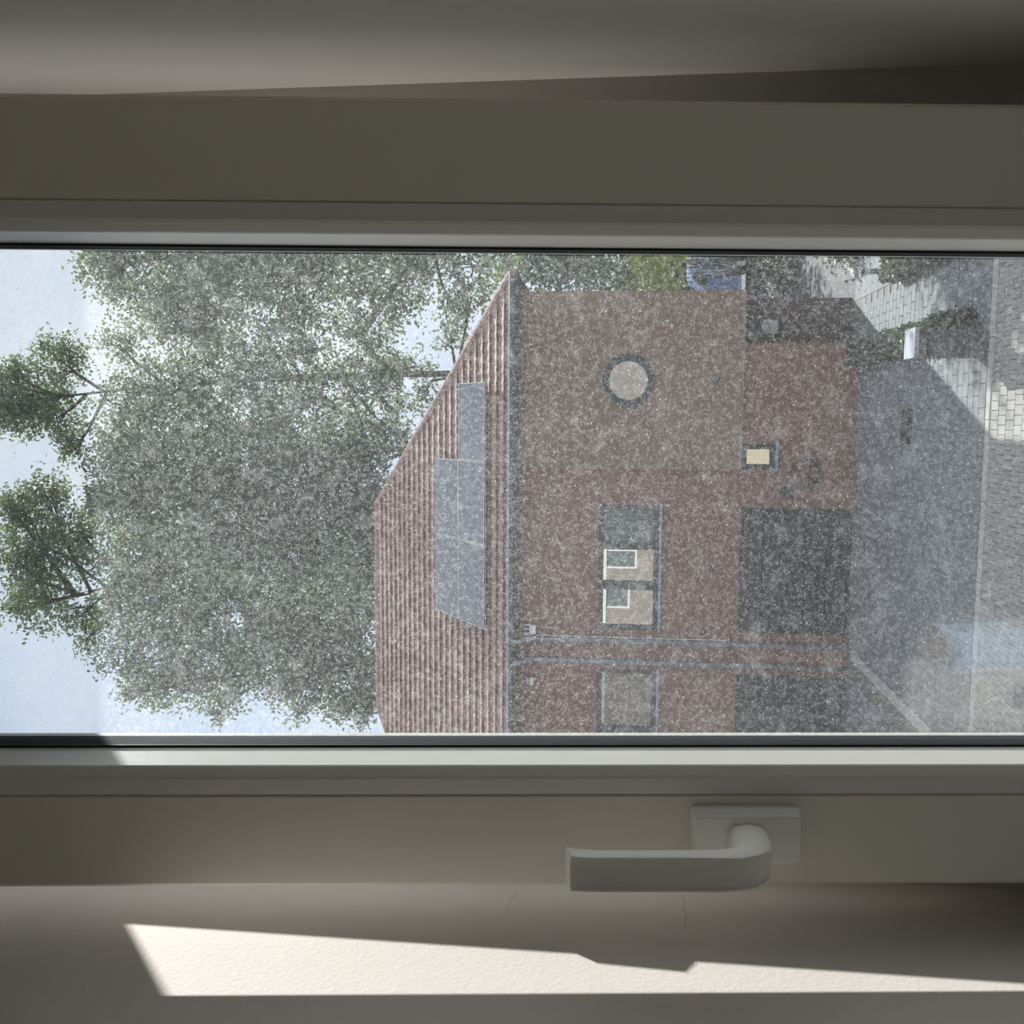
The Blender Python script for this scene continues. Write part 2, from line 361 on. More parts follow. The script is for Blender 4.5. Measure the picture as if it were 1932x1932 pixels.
for i, (h, n, wd, th, ex) in enumerate(path):
    a = path[max(i-1, 0)]; b = path[min(i+1, len(path)-1)]
    t = Vector((b[0]-a[0], b[1]-a[1])).normalized(); q = Vector((-t.y, t.x))
    w_ = min(1, max(0, (i-2)/4)); r_ = []
    for cx, sx in SEC:
        an = math.atan2(sx, cx); e = 3.0
        ex_, es_ = abs(math.cos(an))**(2/e)*math.copysign(1, math.cos(an)), abs(math.sin(an))**(2/e)*math.copysign(1, math.sin(an))
        px, pq = ex_*(1-w_)+cx*w_, es_*(1-w_)+sx*w_
        r_.append(sash(hx+px*wd/2, n+q.y*pq*th/2, h+q.x*pq*th/2+(.0028*(pq+.3) if i >= len(path)-2 else 0)))
    rings.append(r_)
lv.loft(rings); lever = lv.obj('lever', m_handle, handle, smooth=True)
mod = lever.modifiers.new('edge', 'EDGE_SPLIT'); mod.split_angle = R(38)

# added window out of shot to the left, made up to brighten the room
def plain_window(name, x0, x1, z0, z1, y, bars=1, glass=True):
    o = empty_struct(name, ((x0+x1)/2, y, z0))
    f = MB().frame((x0+x1)/2, (z0+z1)/2, (x1-x0)/2, (z1-z0)/2, [(0, y), (.07, y), (.075, y+.02), (.075, y+.06), (0, y+.06)])
    fo = f.obj('window_frame', m_pvcs, o)
    for k in range(bars):
        cx = x0+(x1-x0)*(k+1)/(bars+1); MB().box(cx-.03, cx+.03, y+.005, y+.055, z0+.07, z1-.07).obj('mullion', m_pvcs, o)
    MB().box(x0+.06, x1-.06, y+.028, y+.034, z0+.06, z1-.06).obj('pane', m_glass if glass else m_panec, o)
    return o
plain_window('added_fill_window', *W2, YF-.005, 1)
# our own facade outside (it is what the house opposite mirrors)
ext = holed(MB(), -14, 7, -.0, 8.2, YF, .775, [(-.348, .245, ZB-.0, EYE+.66), W2, (-5.75, -4.35, 3.65, 5.2), (-7.3, -6.35, 3.9, 5.2)]).obj('wall_outside', m_bricks)
struct(ext)
plain_window('window_3', -5.75, -4.35, 3.65, 5.2, YF+.01, 1, False)
plain_window('window_4', -7.3, -6.35, 3.9, 5.2, YF+.01, 0, False)
# roof overhang above the window: its front edge limits the sun on the glass
struct(MB().box(-14, 7, .775, 1.20, EYE+.868, EYE+1.10).obj('trim_4', m_pvcs))
struct(MB().box(-14, -3.5, .775, .80, 4.80, 5.12).obj('trim_3', m_pvcs))
struct(MB().box(-.36, .255, YF, .80, ZB-.05, ZB-.0).obj('trim_2', m_capst))

# stand and scarf added for the mirrored shape in the pane are built last

# ================================================================ GROUND OUTSIDE
struct(MB().add([(-60, .775, -.02), (80, .775, -.02), (80, 160, -.02), (-60, 160, -.02)], [(0, 1, 2, 3)]).obj('ground', m_asph))
def pavers(parent, x0, x1, y0, y1, lx, ly, mat, keep, zt=0.0, near=(0, 10)):
    bm = MB().bbox(-lx/2+.004, lx/2-.004, -ly/2+.004, ly/2-.004, -.05, 0, .004); me = mesh('paving_block', bm.v, bm.f); me.materials.append(mat)
    spots = []
    r = 0; y = y0+ly/2
    while y < y1:
        off = (r % 2)*lx/2; x = x0+lx/2-off
        while x < x1+lx*.25:
            spots.append((x, y)); x += lx
        y += ly; r += 1
    spots.sort(key=lambda q: (q[0]-near[0])**2+(q[1]-near[1])**2)
    rest = MB()
    for i, (x, y) in enumerate(spots):
        dz = rnd.uniform(-.002, .002)
        if i < keep: place(me, 'paving_block', parent, (x, y, zt+dz))
        else: rest.bbox(x-lx/2+.004, x+lx/2-.004, y-ly/2+.004, y+ly/2-.004, zt-.05, zt+dz, .004)
    if rest.v: rest.obj('paving_field', mat, parent, kind='stuff')
pv = empty_struct('pavement', (-1, 11.4, 0))
MB().box(-14, 9, .85, 12.05, -.019, -.012).obj('bedding', m_joint, pv)
pavers(pv, -4.6, 2.8, 10.5, 12.05, .115, .225, m_paver, 300, 0.0, (.2, 11.2))
pl_ = MB()
for i in range(14):
    for j in range(19):
        x = -14+i*1.7; y = 1.0+j*.5; pl_.bbox(x+.004, x+1.69, y+.004, y+.494, -.05, 0, .004)
pl_.obj('paving_slab_field', m_paver, pv, kind='stuff')
kb = empty_struct('kerb', (-1, 12.15, 0))
bm = MB().bbox(-.497, .497, -.075, .075, -.1, 0, .012); km = mesh('kerb_stone', bm.v, bm.f); km.materials.append(m_kerb)
for i in range(22): place(km, 'kerb_stone', kb, (-13.5+i, 12.175, .006+rnd.uniform(-.002, .002)))
MB().box(-14, 9, 12.05, 12.10, -.02, -.006).obj('gutter_joint', m_joint, kb)
dr = empty_struct('driveway', (-1, 15.3, 0))
MB().box(-14, 10.2, 12.2, 19.1, -.019, -.012).obj('bedding', m_joint, dr)
pavers(dr, -4.35, 2.1, 12.28, 18.45, .30, .20, m_paver2, 300, 0.0, (1.0, 12.3))
rest = MB()
for i in range(30):
    for j in range(30):
        x = -13.6+i*.30; y = 12.28+j*.206
        if x < -4.9: rest.bbox(x+.004, x+.296, y+.003, y+.203, -.05, 0, .003)
for i in range(20):
    for j in range(17):
        x = 2.25+i*.4; y = 12.28+j*.4; rest.bbox(x+.004, x+.396, y+.003, y+.397, -.05, 0, .003)
rest.obj('paving_field', m_paver2, dr, kind='stuff')
sk = empty_struct('party_strip', (-4.45, 15.3, 0))
bm = MB().bbox(-.10, .10, -.497, .497, -.1, 0, .01); km2 = mesh('strip_stone', bm.v, bm.f); km2.materials.append(m_kerb)
for i in range(6): place(km2, 'strip_stone', sk, (-4.46, 12.78+i, .008))
# drain
d = thing('drain_grate', 'dark slotted drain grate set in the shaded driveway', 'drain', (-.11, 15.4, 0))
MB().frame(-.11, 15.41, .275, .25, [(0, 0), (.02, 0), (.02, .016), (0, .016)], tf=lambda x, y, z: (x, z, y)).obj('grate_frame', m_dk, d)
for k in range(9):
    q = -.352+k*.0605; MB().box(q-.016, q+.016, 15.18, 15.64, .002, .012).obj('grate_bar', m_black, d)
MB().box(-.37, .15, 15.17, 15.65, -.01, .001).obj('grate_pit', m_black, d)
# gate pillar
p = thing('gate_pillar', 'squat grey brick pillar with pale flat cap stone beside the kerb', 'pillar', (.95, 12.42, 0))
MB().box(.775, 1.105, 12.26, 12.62, 0, .70).obj('pillar_body', m_brickg, p)
MB().box(.80, 1.08, 12.285, 12.60, .70, .725).obj('recess', m_black, p)
MB().box(.775, 1.105, 12.26, 12.62, .725, .83).obj('pillar_neck', m_brickg, p)
MB().bbox(.755, 1.125, 12.19, 12.62, .835, .89, .006).obj('cap_stone', m_capst, p)

# ---------------------------------------------------------------- foliage helpers
rg = np.random.default_rng(11)
def leaves(name, mat, parent, pts, size, flat=.6, kind='stuff', loc=None):
    n = len(pts); nr = rg.normal(size=(n, 3)); nr /= np.linalg.norm(nr, axis=1)[:, None]
    u = np.cross(nr, rg.normal(size=(n, 3))); u /= np.linalg.norm(u, axis=1)[:, None]; v = np.cross(nr, u)
    s = size*rg.uniform(.6, 1.3, size=(n, 1)); u = u*s; v = v*s*flat
    q = np.stack([pts-u, pts-v*.9+u*.1+nr*s*.12, pts+u, pts+v*.9+u*.1+nr*s*.12], 1).reshape(-1, 3)
    m = bpy.data.meshes.new(name); m.vertices.add(4*n); m.vertices.foreach_set('co', q.ravel().astype(np.float32))
    m.loops.add(4*n); m.loops.foreach_set('vertex_index', np.arange(4*n, dtype=np.int32)); m.polygons.add(n)
    m.polygons.foreach_set('loop_start', np.arange(0, 4*n, 4, dtype=np.int32)); m.polygons.foreach_set('loop_total', np.full(n, 4, dtype=np.int32)); m.update()
    return link(name, m, mat, parent, loc, kind)
def cloud(c, r, ncl, per, spread, sq=1.0):
    r = r*1.04; c = np.array(c); d = rg.normal(size=(ncl, 3)); d /= np.linalg.norm(d, axis=1)[:, None]
    rad = r*rg.uniform(.2, 1.25, size=(ncl, 1))**.7
    cc = c + d*rad*np.array([1, 1, sq])
    p = np.repeat(cc, per, 0) + rg.normal(size=(ncl*per, 3))*spread*np.array([1, 1, .7]); return p
def pix(x, y, Y):                                  # where a point seen at picture position x, y and lying Y metres out stands
    dv = _f*FPX + RT*(966-y) + UP*(966-x); return Vector((0, 0, EYE)) + dv*(Y/dv.y)
TD = 44
def tree(name, label, base, blobs, mat, dens=1.0, leaf=.13, group=None):
    t = thing(name, label, 'tree', base, group); P = []; top = max(blobs, key=lambda b: b[0].z)
    b = Vector(base); mid = b.lerp(Vector((b.x, b.y, top[0].z)), .55)
    tk = MB().tube([b, b.lerp(mid, .5)+Vector((.2, 0, 0)), mid, mid.lerp(top[0], .5)+Vector((.15, 0, 0)), top[0], top[0]+Vector((0, 0, top[1]*.6))], [.22, .18, .13, .08, .04, .02], 8)
    tk.obj('trunk', m_bark, t)
    for c, r, dn in blobs:
        k = rnd.uniform(.35, .8); a = b.lerp(mid, .6+.4*k) if c.z > mid.z*.7 else b.lerp(mid, .6)
        if c.z > mid.z+3: a = mid.lerp(top[0], min(.8, max(.05, (c.z-mid.z-2.5)/(top[0].z-mid.z+.01))))
        m1 = a.lerp(c, .55)+Vector((rnd.uniform(-.3, .3), 0, rnd.uniform(-.2, .5)))
        bb = MB().tube([a, m1, c], [.11, .075, .04], 5)
        for j in range(7):
            dd = Vector((rnd.gauss(0, 1), rnd.gauss(0, 1), rnd.gauss(.25, .8))).normalized()*r*rnd.uniform(.6, .95)
            s0 = m1.lerp(c, rnd.uniform(.2, 1)); bb.tube([s0, s0.lerp(c+dd, .5)+Vector((0, 0, .12)), c+dd], [.045, .03, .012], 4)
        bb.obj('branch', m_bark, t)
        ncl = max(6, int(dens*dn*TD*r*r)); P.append(cloud(c, r, ncl, 18, .32))
    leaves('foliage', mat, t, np.concatenate(P), leaf); return t
def blobs(Y, lst):
    o = []
    for q in lst:
        x, y, r = q[:3]; dn = q[3] if len(q) > 3 else 1; yy = Y+rnd.uniform(-1.5, 1.5); o.append((pix(x, y, yy), r*yy/1790, dn))
    return o

# ================================================================ HOUSE OPPOSITE
HY = 18.5; EZ = 6.43; EY = 18.2; PT = R(35.6)
house = thing('brick_house', 'red brick house with solar panels, round window and dark garage door', 'house', (-1.1, 18.5, 0), 'brick houses across the driveway')
hous2 = thing('brick_house', 'red brick house left of the two downpipes, cut off by the window frame', 'house', (-8, 18.5, 0), 'brick houses across the driveway')
PX = -4.57
def wall_with(parent, name, mat, x0, x1, z0, z1, y0, y1, holes): return holed(MB(), x0, x1, z0, z1, y0, y1, holes).obj(name, mat, parent)
G1 = (-4.13, -1.695, 0, 2.10); WN1 = (-4.14, -1.675, 3.64, 4.80); SWN = (-.955, -.478, 1.485, 2.11)
wall_with(house, 'front_wall', m_brick, PX, 1.42, -.05, EZ+.02, HY, HY+.3, [G1, WN1, SWN])
G2 = (-7.4, -4.955, 0, 2.10); WN2 = (-7.4, -4.935, 3.64, 4.80)
wall_with(hous2, 'front_wall', m_brick, -13.0, PX-.005, -.05, EZ+.02, HY, HY+.3, [G2, WN2])
MB().box(1.42-.3, 1.42, HY+.3, 29, -.05, EZ).obj('side_wall', m_brick, house)
MB().box(PX, 2.4, 28.8, 29.2, -.05, EZ).obj('rear_wall', m_brick, house); MB().box(-13, PX-.005, 28.8, 29.2, -.05, EZ).obj('rear_wall', m_brick, hous2)
MB().box(-13.3, -13.0, HY, 29.2, -.05, EZ).obj('side_wall', m_brick, hous2)
# upper storey box that oversails to the right
def disc_hole(mb, cx, cz, r, x0, x1, z0, z1, y0, y1, n=48):
    ang = [2*math.pi*k/n for k in range(n)]
    inner = [(cx+r*math.cos(a), cz+r*math.sin(a)) for a in ang]
    outer = []
    for a in ang:
        c, s = math.cos(a), math.sin(a); k = min((x1-cx)/c if c > 1e-6 else 1e9, (x0-cx)/c if c < -1e-6 else 1e9, (z1-cz)/s if s > 1e-6 else 1e9, (z0-cz)/s if s < -1e-6 else 1e9)
        outer.append((cx+c*k, cz+s*k))
    corners = [(x1, z1), (x0, z1), (x0, z0), (x1, z0)]
    v = [(x, y0, z) for x, z in inner]+[(x, y0, z) for x, z in outer]+[(x, y1, z) for x, z in inner]+[(x, y0, z) for x, z in corners]
    f = []
    for k in range(n):
        j = (k+1) % n; f += [(k, k+n, j+n, j), (k, j, j+2*n, k+2*n)]
        a, b = outer[k], outer[j]
        if abs(a[0]-b[0]) > 1e-6 and abs(a[1]-b[1]) > 1e-6:
            i = min(range(4), key=lambda q: (corners[q][0]-(a[0]+b[0])/2)**2+(corners[q][1]-(a[1]+b[1])/2)**2); f.append((k+n, 3*n+i, j+n))
    return mb.add(v, f)
BX0, BX1, BZ = -.985, 2.41, 2.11; BY = HY-.06
OWX, OWZ = .722, 4.285
up = MB(); disc_hole(up, OWX, OWZ, .50, BX0, BX1, BZ, EZ+.02, BY, HY+.28)
up.add([(BX0,BY,BZ),(BX1,BY,BZ),(BX1,29,BZ),(BX0,29,BZ),(BX0,BY,EZ),(BX1,BY,EZ),(BX1,29,EZ),(BX0,HY,EZ),(BX0,HY,BZ)], [(1,2,6,5), (0,8,7,4)])
up.add([(1.42,BY,BZ),(BX1,BY,BZ),(BX1,29,BZ),(1.42,29,BZ)], [(0,3,2,1)]); up.add([(BX0,BY,BZ),(1.42,BY,BZ),(1.42,HY,BZ),(BX0,HY,BZ)], [(0,3,2,1)])
up.obj('upper_storey', m_brick2, house)
# porch wall under the oversail
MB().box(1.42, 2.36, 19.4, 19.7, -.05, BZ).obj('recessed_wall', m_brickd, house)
# round window
rw = MB()
for r0, r1, y0, y1 in ((.37, .50, BY-.012, BY+.12),):
    n = 48; v = []
    for r, y in ((r1, y0), (r0+.02, y0), (r0, y0+.02), (r0, y1), (r1, y1)): v.append([(OWX+r*math.cos(2*math.pi*k/n), y, OWZ+r*math.sin(2*math.pi*k/n)) for k in range(n)])
    rw.loft(v+[v[0]], caps=False)
rwo = rw.obj('round_window', m_dk, house)
n = 48; MB().loft([[(OWX+.385*math.cos(2*math.pi*k/n), y, OWZ+.385*math.sin(2*math.pi*k/n)) for k in range(n)] for y in (BY+.03, BY+.055)]).obj('pane', m_paner, rwo)
# windows
def house_window(parent, x0, x1, z0, z1, cuts, kinds, sill=True, fr_=.085):
    wd = MB().frame((x0+x1)/2, (z0+z1)/2, (x1-x0)/2, (z1-z0)/2, [(0, HY+.02), (fr_, HY+.02), (fr_+.008, HY+.03), (fr_+.008, HY+.10), (0, HY+.10)]).obj('house_window', m_dk, parent)
    xs = [x0+fr_]+[c for cc in cuts for c in cc]+[x1-fr_]
    for a, b in cuts: MB().box(a, b, HY+.022, HY+.095, z0+fr_, z1-fr_).obj('mullion', m_dk, wd)
    for i in range(0, len(xs), 2): MB().box(xs[i]-.005, xs[i+1]+.005, HY+.06, HY+.075, z0+fr_-.005, z1-fr_+.005).obj('pane', kinds[i//2], wd)
    if sill: MB().bbox(x0-.04, x1+.04, HY-.05, HY+.05, z0-.055, z0-.005, .006).obj('window_sill', m_sill, wd)
    return wd
hw = house_window(house, *WN1, [(-3.345, -3.17), (-2.55, -2.42)], [m_pane, m_pane, m_panec])
house_window(hous2, *WN2, [(-6.25, -6.1)], [m_pane2, m_pane2])
sw = house_window(house, *SWN, [], [dark_pane('cream_reflection_pane', (.50, .40, .25), .75, (1, .88, .66))], True, .09)  # cream base and tint stand in for the mirrored sunlit surface
cur = MB()
for k in range(7): cur.tube([(-2.36+k*.085, HY+.052, 3.76), (-2.36+k*.085, HY+.052, 4.70)], .028, 6)
cur.obj('slatted_blind', pbr('grey_blind', (.17, .19, .20), .8, .15, 6), hw)
# garage doors
for par, (x0, x1, z0, z1) in ((house, G1), (hous2, G2)):
    gd = MB().frame((x0+x1)/2, (z0+z1)/2, (x1-x0)/2, (z1-z0)/2, [(0, HY+.05), (.05, HY+.05), (.05, HY+.12), (0, HY+.12)]).obj('garage_door', m_dk, par)
    for k in range(5):
        a = z0+.05+(z1-z0-.1)*k/5; b = z0+.05+(z1-z0-.1)*(k+1)/5
        MB().bbox(x0+.05, x1-.05, HY+.06, HY+.10, a+.006, b-.006, .012).obj('door_panel', m_door, gd)
# vents, gutters, pipes
for x, z in ((-2.90, 2.595), (-4.12, 2.767)): 
    vn = MB().bbox(x-.06, x+.06, HY-.02, HY+.01, z-.05, z+.05, .01).obj('wall_vent', m_dk, house)
MB().bbox(.67, .78, BY-.02, BY+.01, 2.54, 2.64, .01).obj('wall_vent', m_dk, house)
def gutter(par, x0, x1):
    g = MB(); n = 8; prof = [(EY-.10+.075*math.cos(R(180+180*k/n)), EZ+.10+.10*math.sin(R(180+180*k/n))) for k in range(n+1)]+[(EY-.035, EZ+.10), (EY-.165, EZ+.10)]
    prof = [(EY-.175, EZ+.10)]+[(EY-.10-.068*math.cos(R(180*k/n)), EZ+.09-.09*math.sin(R(180*k/n))) for k in range(n+1)]+[(EY-.02, EZ+.10)]
    g.loft([[(x, y, z) for y, z in prof] for x in (x0, x1)], caps=False)
    o = g.obj('gutter', m_zincd, par)
    MB().tube([(x0, EY-.178, EZ+.10), (x1, EY-.178, EZ+.10)], .014, 6).obj('gutter_rim', m_zinc, o)
    MB().box(x0, x1, EY-.0, HY+.02, EZ-.03, EZ+.02).obj('soffit', m_zincd, par)
gutter(house, PX+.01, 2.7); gutter(hous2, -13.4, PX-.01)
def pipe(par, x, xs):
    pp = MB().tube([(x, 18.08, EZ+.02), (x, 18.10, EZ-.10), (xs, HY-.07, EZ-.28), (xs, HY-.07, .03)], .042, 12).obj('downpipe', m_zinc, par, smooth=True)
    for z in (5.9, 4.0, 1.8, .35): MB().tube([(xs, HY-.07, z-.02), (xs, HY-.07, z+.02)], .052, 12).obj('pipe_bracket', m_zinc, pp)
pipe(house, -4.36, -4.36); pipe(hous2, -4.78, -4.78)
# roof: hip plane, tiles in rows
tp, sp_ = math.cos(PT), math.sin(PT)
RID = (-2.236, 24.03); RIDL = (-7.65, 24.0); RZ = EZ+(24.03-EY)*math.tan(PT)
CR = (2.75, EY); CL = (-13.5, EY)
for par, poly in ((house, [(PX, EY), (CR[0], EY), (RID[0], 24.03), (PX, 24.03)]), (hous2, [(CL[0], EY), (PX, EY), (PX, 24.03), (RIDL[0], 24.03)])):
    b = MB(); z = lambda y: EZ+(y-EY)*math.tan(PT)
    v = [(x, y, z(y)) for x, y in poly]; b.add(v, [(0, 1, 2, 3)])
    back = [(x, 2*24.03-y, z(y)) for x, y in poly]; b.add(back, [(3, 2, 1, 0)])
    if par is house: b.add([(CR[0], EY, z(EY)), (CR[0], 2*24.03-EY, z(EY)), (RID[0], 24.03, z(24.03))], [(0, 1, 2)])
    else: b.add([(CL[0], EY, z(EY)), (CL[0], 2*24.03-EY, z(EY)), (RIDL[0], 24.03, z(24.03))], [(0, 2, 1)])
    b.obj('roof_deck', m_under, par)
ROW = .2955; TW = .235; NR = 24
def tile_mesh():
    b = MB(); prof = []
    for k in range(7):
        u = k/6; prof.append((u*TW-TW/2, .0035*math.sin(2*math.pi*u)))
    L = ROW+.05; up_ = .006; lo = .072
    top = [[(x, 0, w_+lo) for x, w_ in prof], [(x, L, w_*.8+up_) for x, w_ in prof]]
    bot = [(x, 0.034, w_+lo-.058) for x, w_ in prof]
    n = len(prof); v = top[0]+top[1]+bot
    f = [(i, i+1, n+i+1, n+i) for i in range(n-1)] + [(2*n+i, 2*n+i+1, i+1, i) for i in range(n-1)]
    f += [(2*n, 0, n), (3*n-1, 2*n-1, n-1)]
    return b.add(v, f)
tmb = tile_mesh(); tme = mesh('roof_tile', tmb.v, tmb.f, False); tme.materials.append(m_tile)
spots = []
for r in range(NR):
    s0 = r*ROW; y = EY-.04+s0*tp; zz = EZ+.02+s0*sp_
    fr_ = s0/(NR*ROW); xr = CR[0]+(RID[0]-CR[0])*fr_-.05; xl = CL[0]+(RIDL[0]-CL[0])*fr_+.05
    x = -4.57+TW/2
    k = math.floor((xl-x)/TW)+1
    while x+k*TW < xr: spots.append((x+k*TW, y, zz, r)); k += 1
cnt = {0: 0, 1: 0}; rest = {0: MB(), 1: MB()}
rotm = Matrix.Rotation(PT, 3, 'X'); tv = [rotm @ Vector(q) for q in tmb.v]
spots.sort(key=lambda q: q[3])
for x, y, zz, r in spots:
    h = 0 if x > -4.57 else 1
    vis = x > -7.2
    if cnt[h] < 300 and vis: place(tme, 'roof_tile', (house, hous2)[h], (x, y, zz), (PT, 0, rnd.uniform(-.006, .006))); cnt[h] += 1
    else:
        j = rnd.uniform(-.004, .004); rest[h].add([(q.x+x, q.y+y, q.z+zz+j) for q in tv], tmb.f)
rest[0].obj('roof_tile_field', m_tile, house, kind='stuff'); rest[1].obj('roof_tile_field', m_tile, hous2, kind='stuff')
def ridge(par, a, b, n):
    a, b = Vector(a), Vector(b)
    for k in range(n):
        p0, p1 = a.lerp(b, k/n), a.lerp(b, (k+1.12)/n)
        MB().tube([p0+Vector((0, 0, .03)), p1+Vector((0, 0, .045))], [.10, .085], 10).obj('ridge_tile', m_tile, par)
ridge(house, (RID[0], 24.03, RZ), (PX, 24.03, RZ), 6); ridge(hous2, (PX, 24.03, RZ), (RIDL[0], 24.03, RZ), 8)
ridge(house, (CR[0], EY, EZ+.02), (RID[0], 24.03, RZ), 24); ridge(hous2, (CL[0], EY, EZ+.02), (RIDL[0], 24.03, RZ), 24)
# solar panels
def panel(x0, x1, s0, s1, label, group='solar panels on the tiled roof'):
    lift = .20
    def tf(x, s, h): return (x, EY+s*tp-h*sp_, EZ+s*sp_+h*tp)
    base = tf((x0+x1)/2, s0, lift)
    t = thing('solar_panel', label, 'solar panel', base, group)
    b = MB(); L = lift; v = [tf(x, s, h) for x in (x0, x1) for s in (s0, s1) for h in (L-.03, L)]
    b.add(v, [(0,1,3,2), (4,6,7,5), (0,4,5,1), (2,3,7,6), (0,2,6,4), (1,5,7,3)]); b.obj('panel_glass', m_panel, t)
    MB().frame((x0+x1)/2, (s0+s1)/2, (x1-x0)/2, (s1-s0)/2, [(0, L-.04), (.014, L-.04), (.014, L+.006), (0, L+.006)], tf=lambda x, y, z: tf(x, z, y)).obj('panel_frame', m_panelf, t)
    for x in (x0+.3, x1-.3):
        b = MB(); v = [tf(q, s, h) for q in (x-.02, x+.02) for s in (s0+.1, s1-.1) for h in (.03, L-.03)]
        b.add(v, [(0,1,3,2), (4,6,7,5), (0,4,5,1), (2,3,7,6), (0,2,6,4), (1,5,7,3)]); b.obj('mounting_rail', m_alu, t)
SO = .895; PH = 1.185
xs = [-4.30, -2.573, -.885, .715]
nm = ['lower left', 'lower middle', 'lower right']
for k in range(3): panel(xs[k]+.006, xs[k+1]-.006, SO, SO+PH-.01, f'blue grey solar panel, {nm[k]} one of the lower row of three')
for k in range(2): panel(xs[k]+.006, xs[k+1]-.006, SO+PH, SO+2*PH-.01, f"blue grey solar panel, {['left','right'][k]} one of the upper row of two")
# boxes and cable on the wall
fb = thing('wall_lamp_box', 'white box with dark slots high on the brick wall under the gutter', 'wall box', (-4.17, HY, 6.02))
MB().bbox(-4.265, -4.085, HY-.10, HY, 6.02, 6.15, .008).obj('box_body', m_whitebox, fb)
MB().bbox(-4.265, -4.085, HY-.05, HY, 6.15, 6.25, .008).obj('box_head', m_dk, fb)
for z in (6.17, 6.21): pass
for x in (-4.26, -4.175, -4.09): MB().box(x-.012, x+.012, HY-.06, HY-.04, 6.15, 6.25).obj('white_bar', m_whitebox, fb)
s2 = thing('wall_lamp', 'small white and grey box with orange base between downpipe and window frame', 'wall box', (-5.23, HY, 6.02))
MB().bbox(-5.31, -5.155, HY-.09, HY, 6.06, 6.12, .006).obj('box_body', m_whitebox, s2)
MB().bbox(-5.30, -5.165, HY-.08, HY, 6.12, 6.20, .006).obj('box_top', m_zinc, s2)
MB().bbox(-5.30, -5.165, HY-.07, HY, 6.02, 6.06, .006).obj('box_base', m_rust, s2)
tag(MB().tube([(-4.30, HY-.03, 6.02), (-4.30, HY-.03, 4.2), (-4.29, HY-.03, 2.30), (-4.28, HY-.03, 2.26), (-4.25, HY-.03, 2.255)], .011, 6).obj('wall_cable', m_cable, None, (-4.30, HY-.03, 2.25)), 'thin pale cable running down the wall beside the downpipe', 'cable')
# coil on the wall
cl = thing('hose_coil', 'dark coil hung on brick wall between small window and garage door', 'hose', (-1.05, HY, .70))
def arc(cx, cz, r, a0, a1, y, n=28): return [(cx+r*math.cos(R(a0+(a1-a0)*k/n)), y, cz+r*math.sin(R(a0+(a1-a0)*k/n))) for k in range(n+1)]
co_ = MB()
for k in range(3): co_.tube(arc(-1.02+.01*k, .93-.015*k, .24+.022*k, -60, 250, HY-.04-.02*k), .013, 6)
co_.obj('hose', m_black, cl)
MB().tube(arc(-1.0, .78, .13, 0, 360, HY-.03), .012, 6).obj('hose_end', m_black, cl)
MB().bbox(-1.47, -1.28, HY-.16, HY, 1.12, 1.36, .03).obj('reel_box', m_dk, cl)
# items under the oversail
ub = thing('utility_box', 'grey utility box on the dark recessed wall under the oversailing storey', 'box', (1.78, 19.4, 1.2))
MB().bbox(1.66, 1.93, 19.22, 19.4, 1.38, 1.70, .015).obj('box_body', m_zinc, ub)
MB().bbox(1.66, 1.93, 19.24, 19.4, 1.74, 1.98, .015).obj('box_top', m_dk, ub)

# ================================================================ PLANTS
def box_hedge(name, label, x0, x1, y0, y1, h, n, mat=None, group=None):
    t = thing(name, label, 'hedge', ((x0+x1)/2, (y0+y1)/2, 0), group)
    MB().box(x0+.05, x1-.05, y0+.05, y1-.05, 0, h-.05).obj('twig_core', m_bark, t)
    p = np.stack([rg.uniform(x0, x1, n), rg.uniform(y0, y1, n), rg.uniform(.02, h, n)], 1)
    ax = rg.integers(0, 3, n); s = rg.integers(0, 2, n); lo = np.array([x0, y0, .02]); hi = np.array([x1, y1, h])
    for k in range(3):
        i = ax == k; p[i, k] = np.where(s[i] == 1, hi[k], lo[k] if k < 2 else hi[k])
    p += rg.normal(size=(n, 3))*.03
    leaves('foliage', mat or m_hedge, t, p, .045)
box_hedge('low_hedge', 'low dark clipped hedge along the path right of the pillar', 2.24, 2.75, 12.3, 16.1, .28, 9000)
box_hedge('low_hedge', 'low hedge strip running from the house corner to the pillar', 1.02, 1.36, 12.75, 18.2, .26, 6000)
bp = thing('bollard', 'thin black post with shiny band at the far end of the low hedge', 'bollard', (2.5, 16.97, 0))
MB().tube([(2.5, 16.97, 0), (2.5, 16.97, .27)], .045, 12).obj('post', m_dk, bp)
MB().tube([(2.5, 16.97, .27), (2.5, 16.97, .36)], .05, 12).obj('reflective_band', m_alu, bp)
MB().tube([(2.5, 16.97, .36), (2.5, 16.97, .41), (2.5, 16.97, .425)], [.047, .045, .02], 12).obj('post_cap', m_dk, bp)
# kerb edge far right
ke = empty_struct('path_edge', (3.0, 20, 0))
a = Vector((2.72, 18.9, .03)); b = Vector((4.3, 22.4, .03)); dv_ = (b-a).normalized(); nn = Vector((-dv_.y, dv_.x, 0))*.06
for k in range(6):
    p0 = a.lerp(b, k/6+.003); p1 = a.lerp(b, (k+1)/6-.003)
    v = [p0-nn, p0+nn, p1+nn, p1-nn]; MB().add([(q.x, q.y, 0) for q in v]+[(q.x, q.y, .07) for q in v], [(4,5,6,7), (0,1,5,4), (1,2,6,5), (2,3,7,6), (3,0,4,7)]).obj('edge_stone', m_kerb, ke)

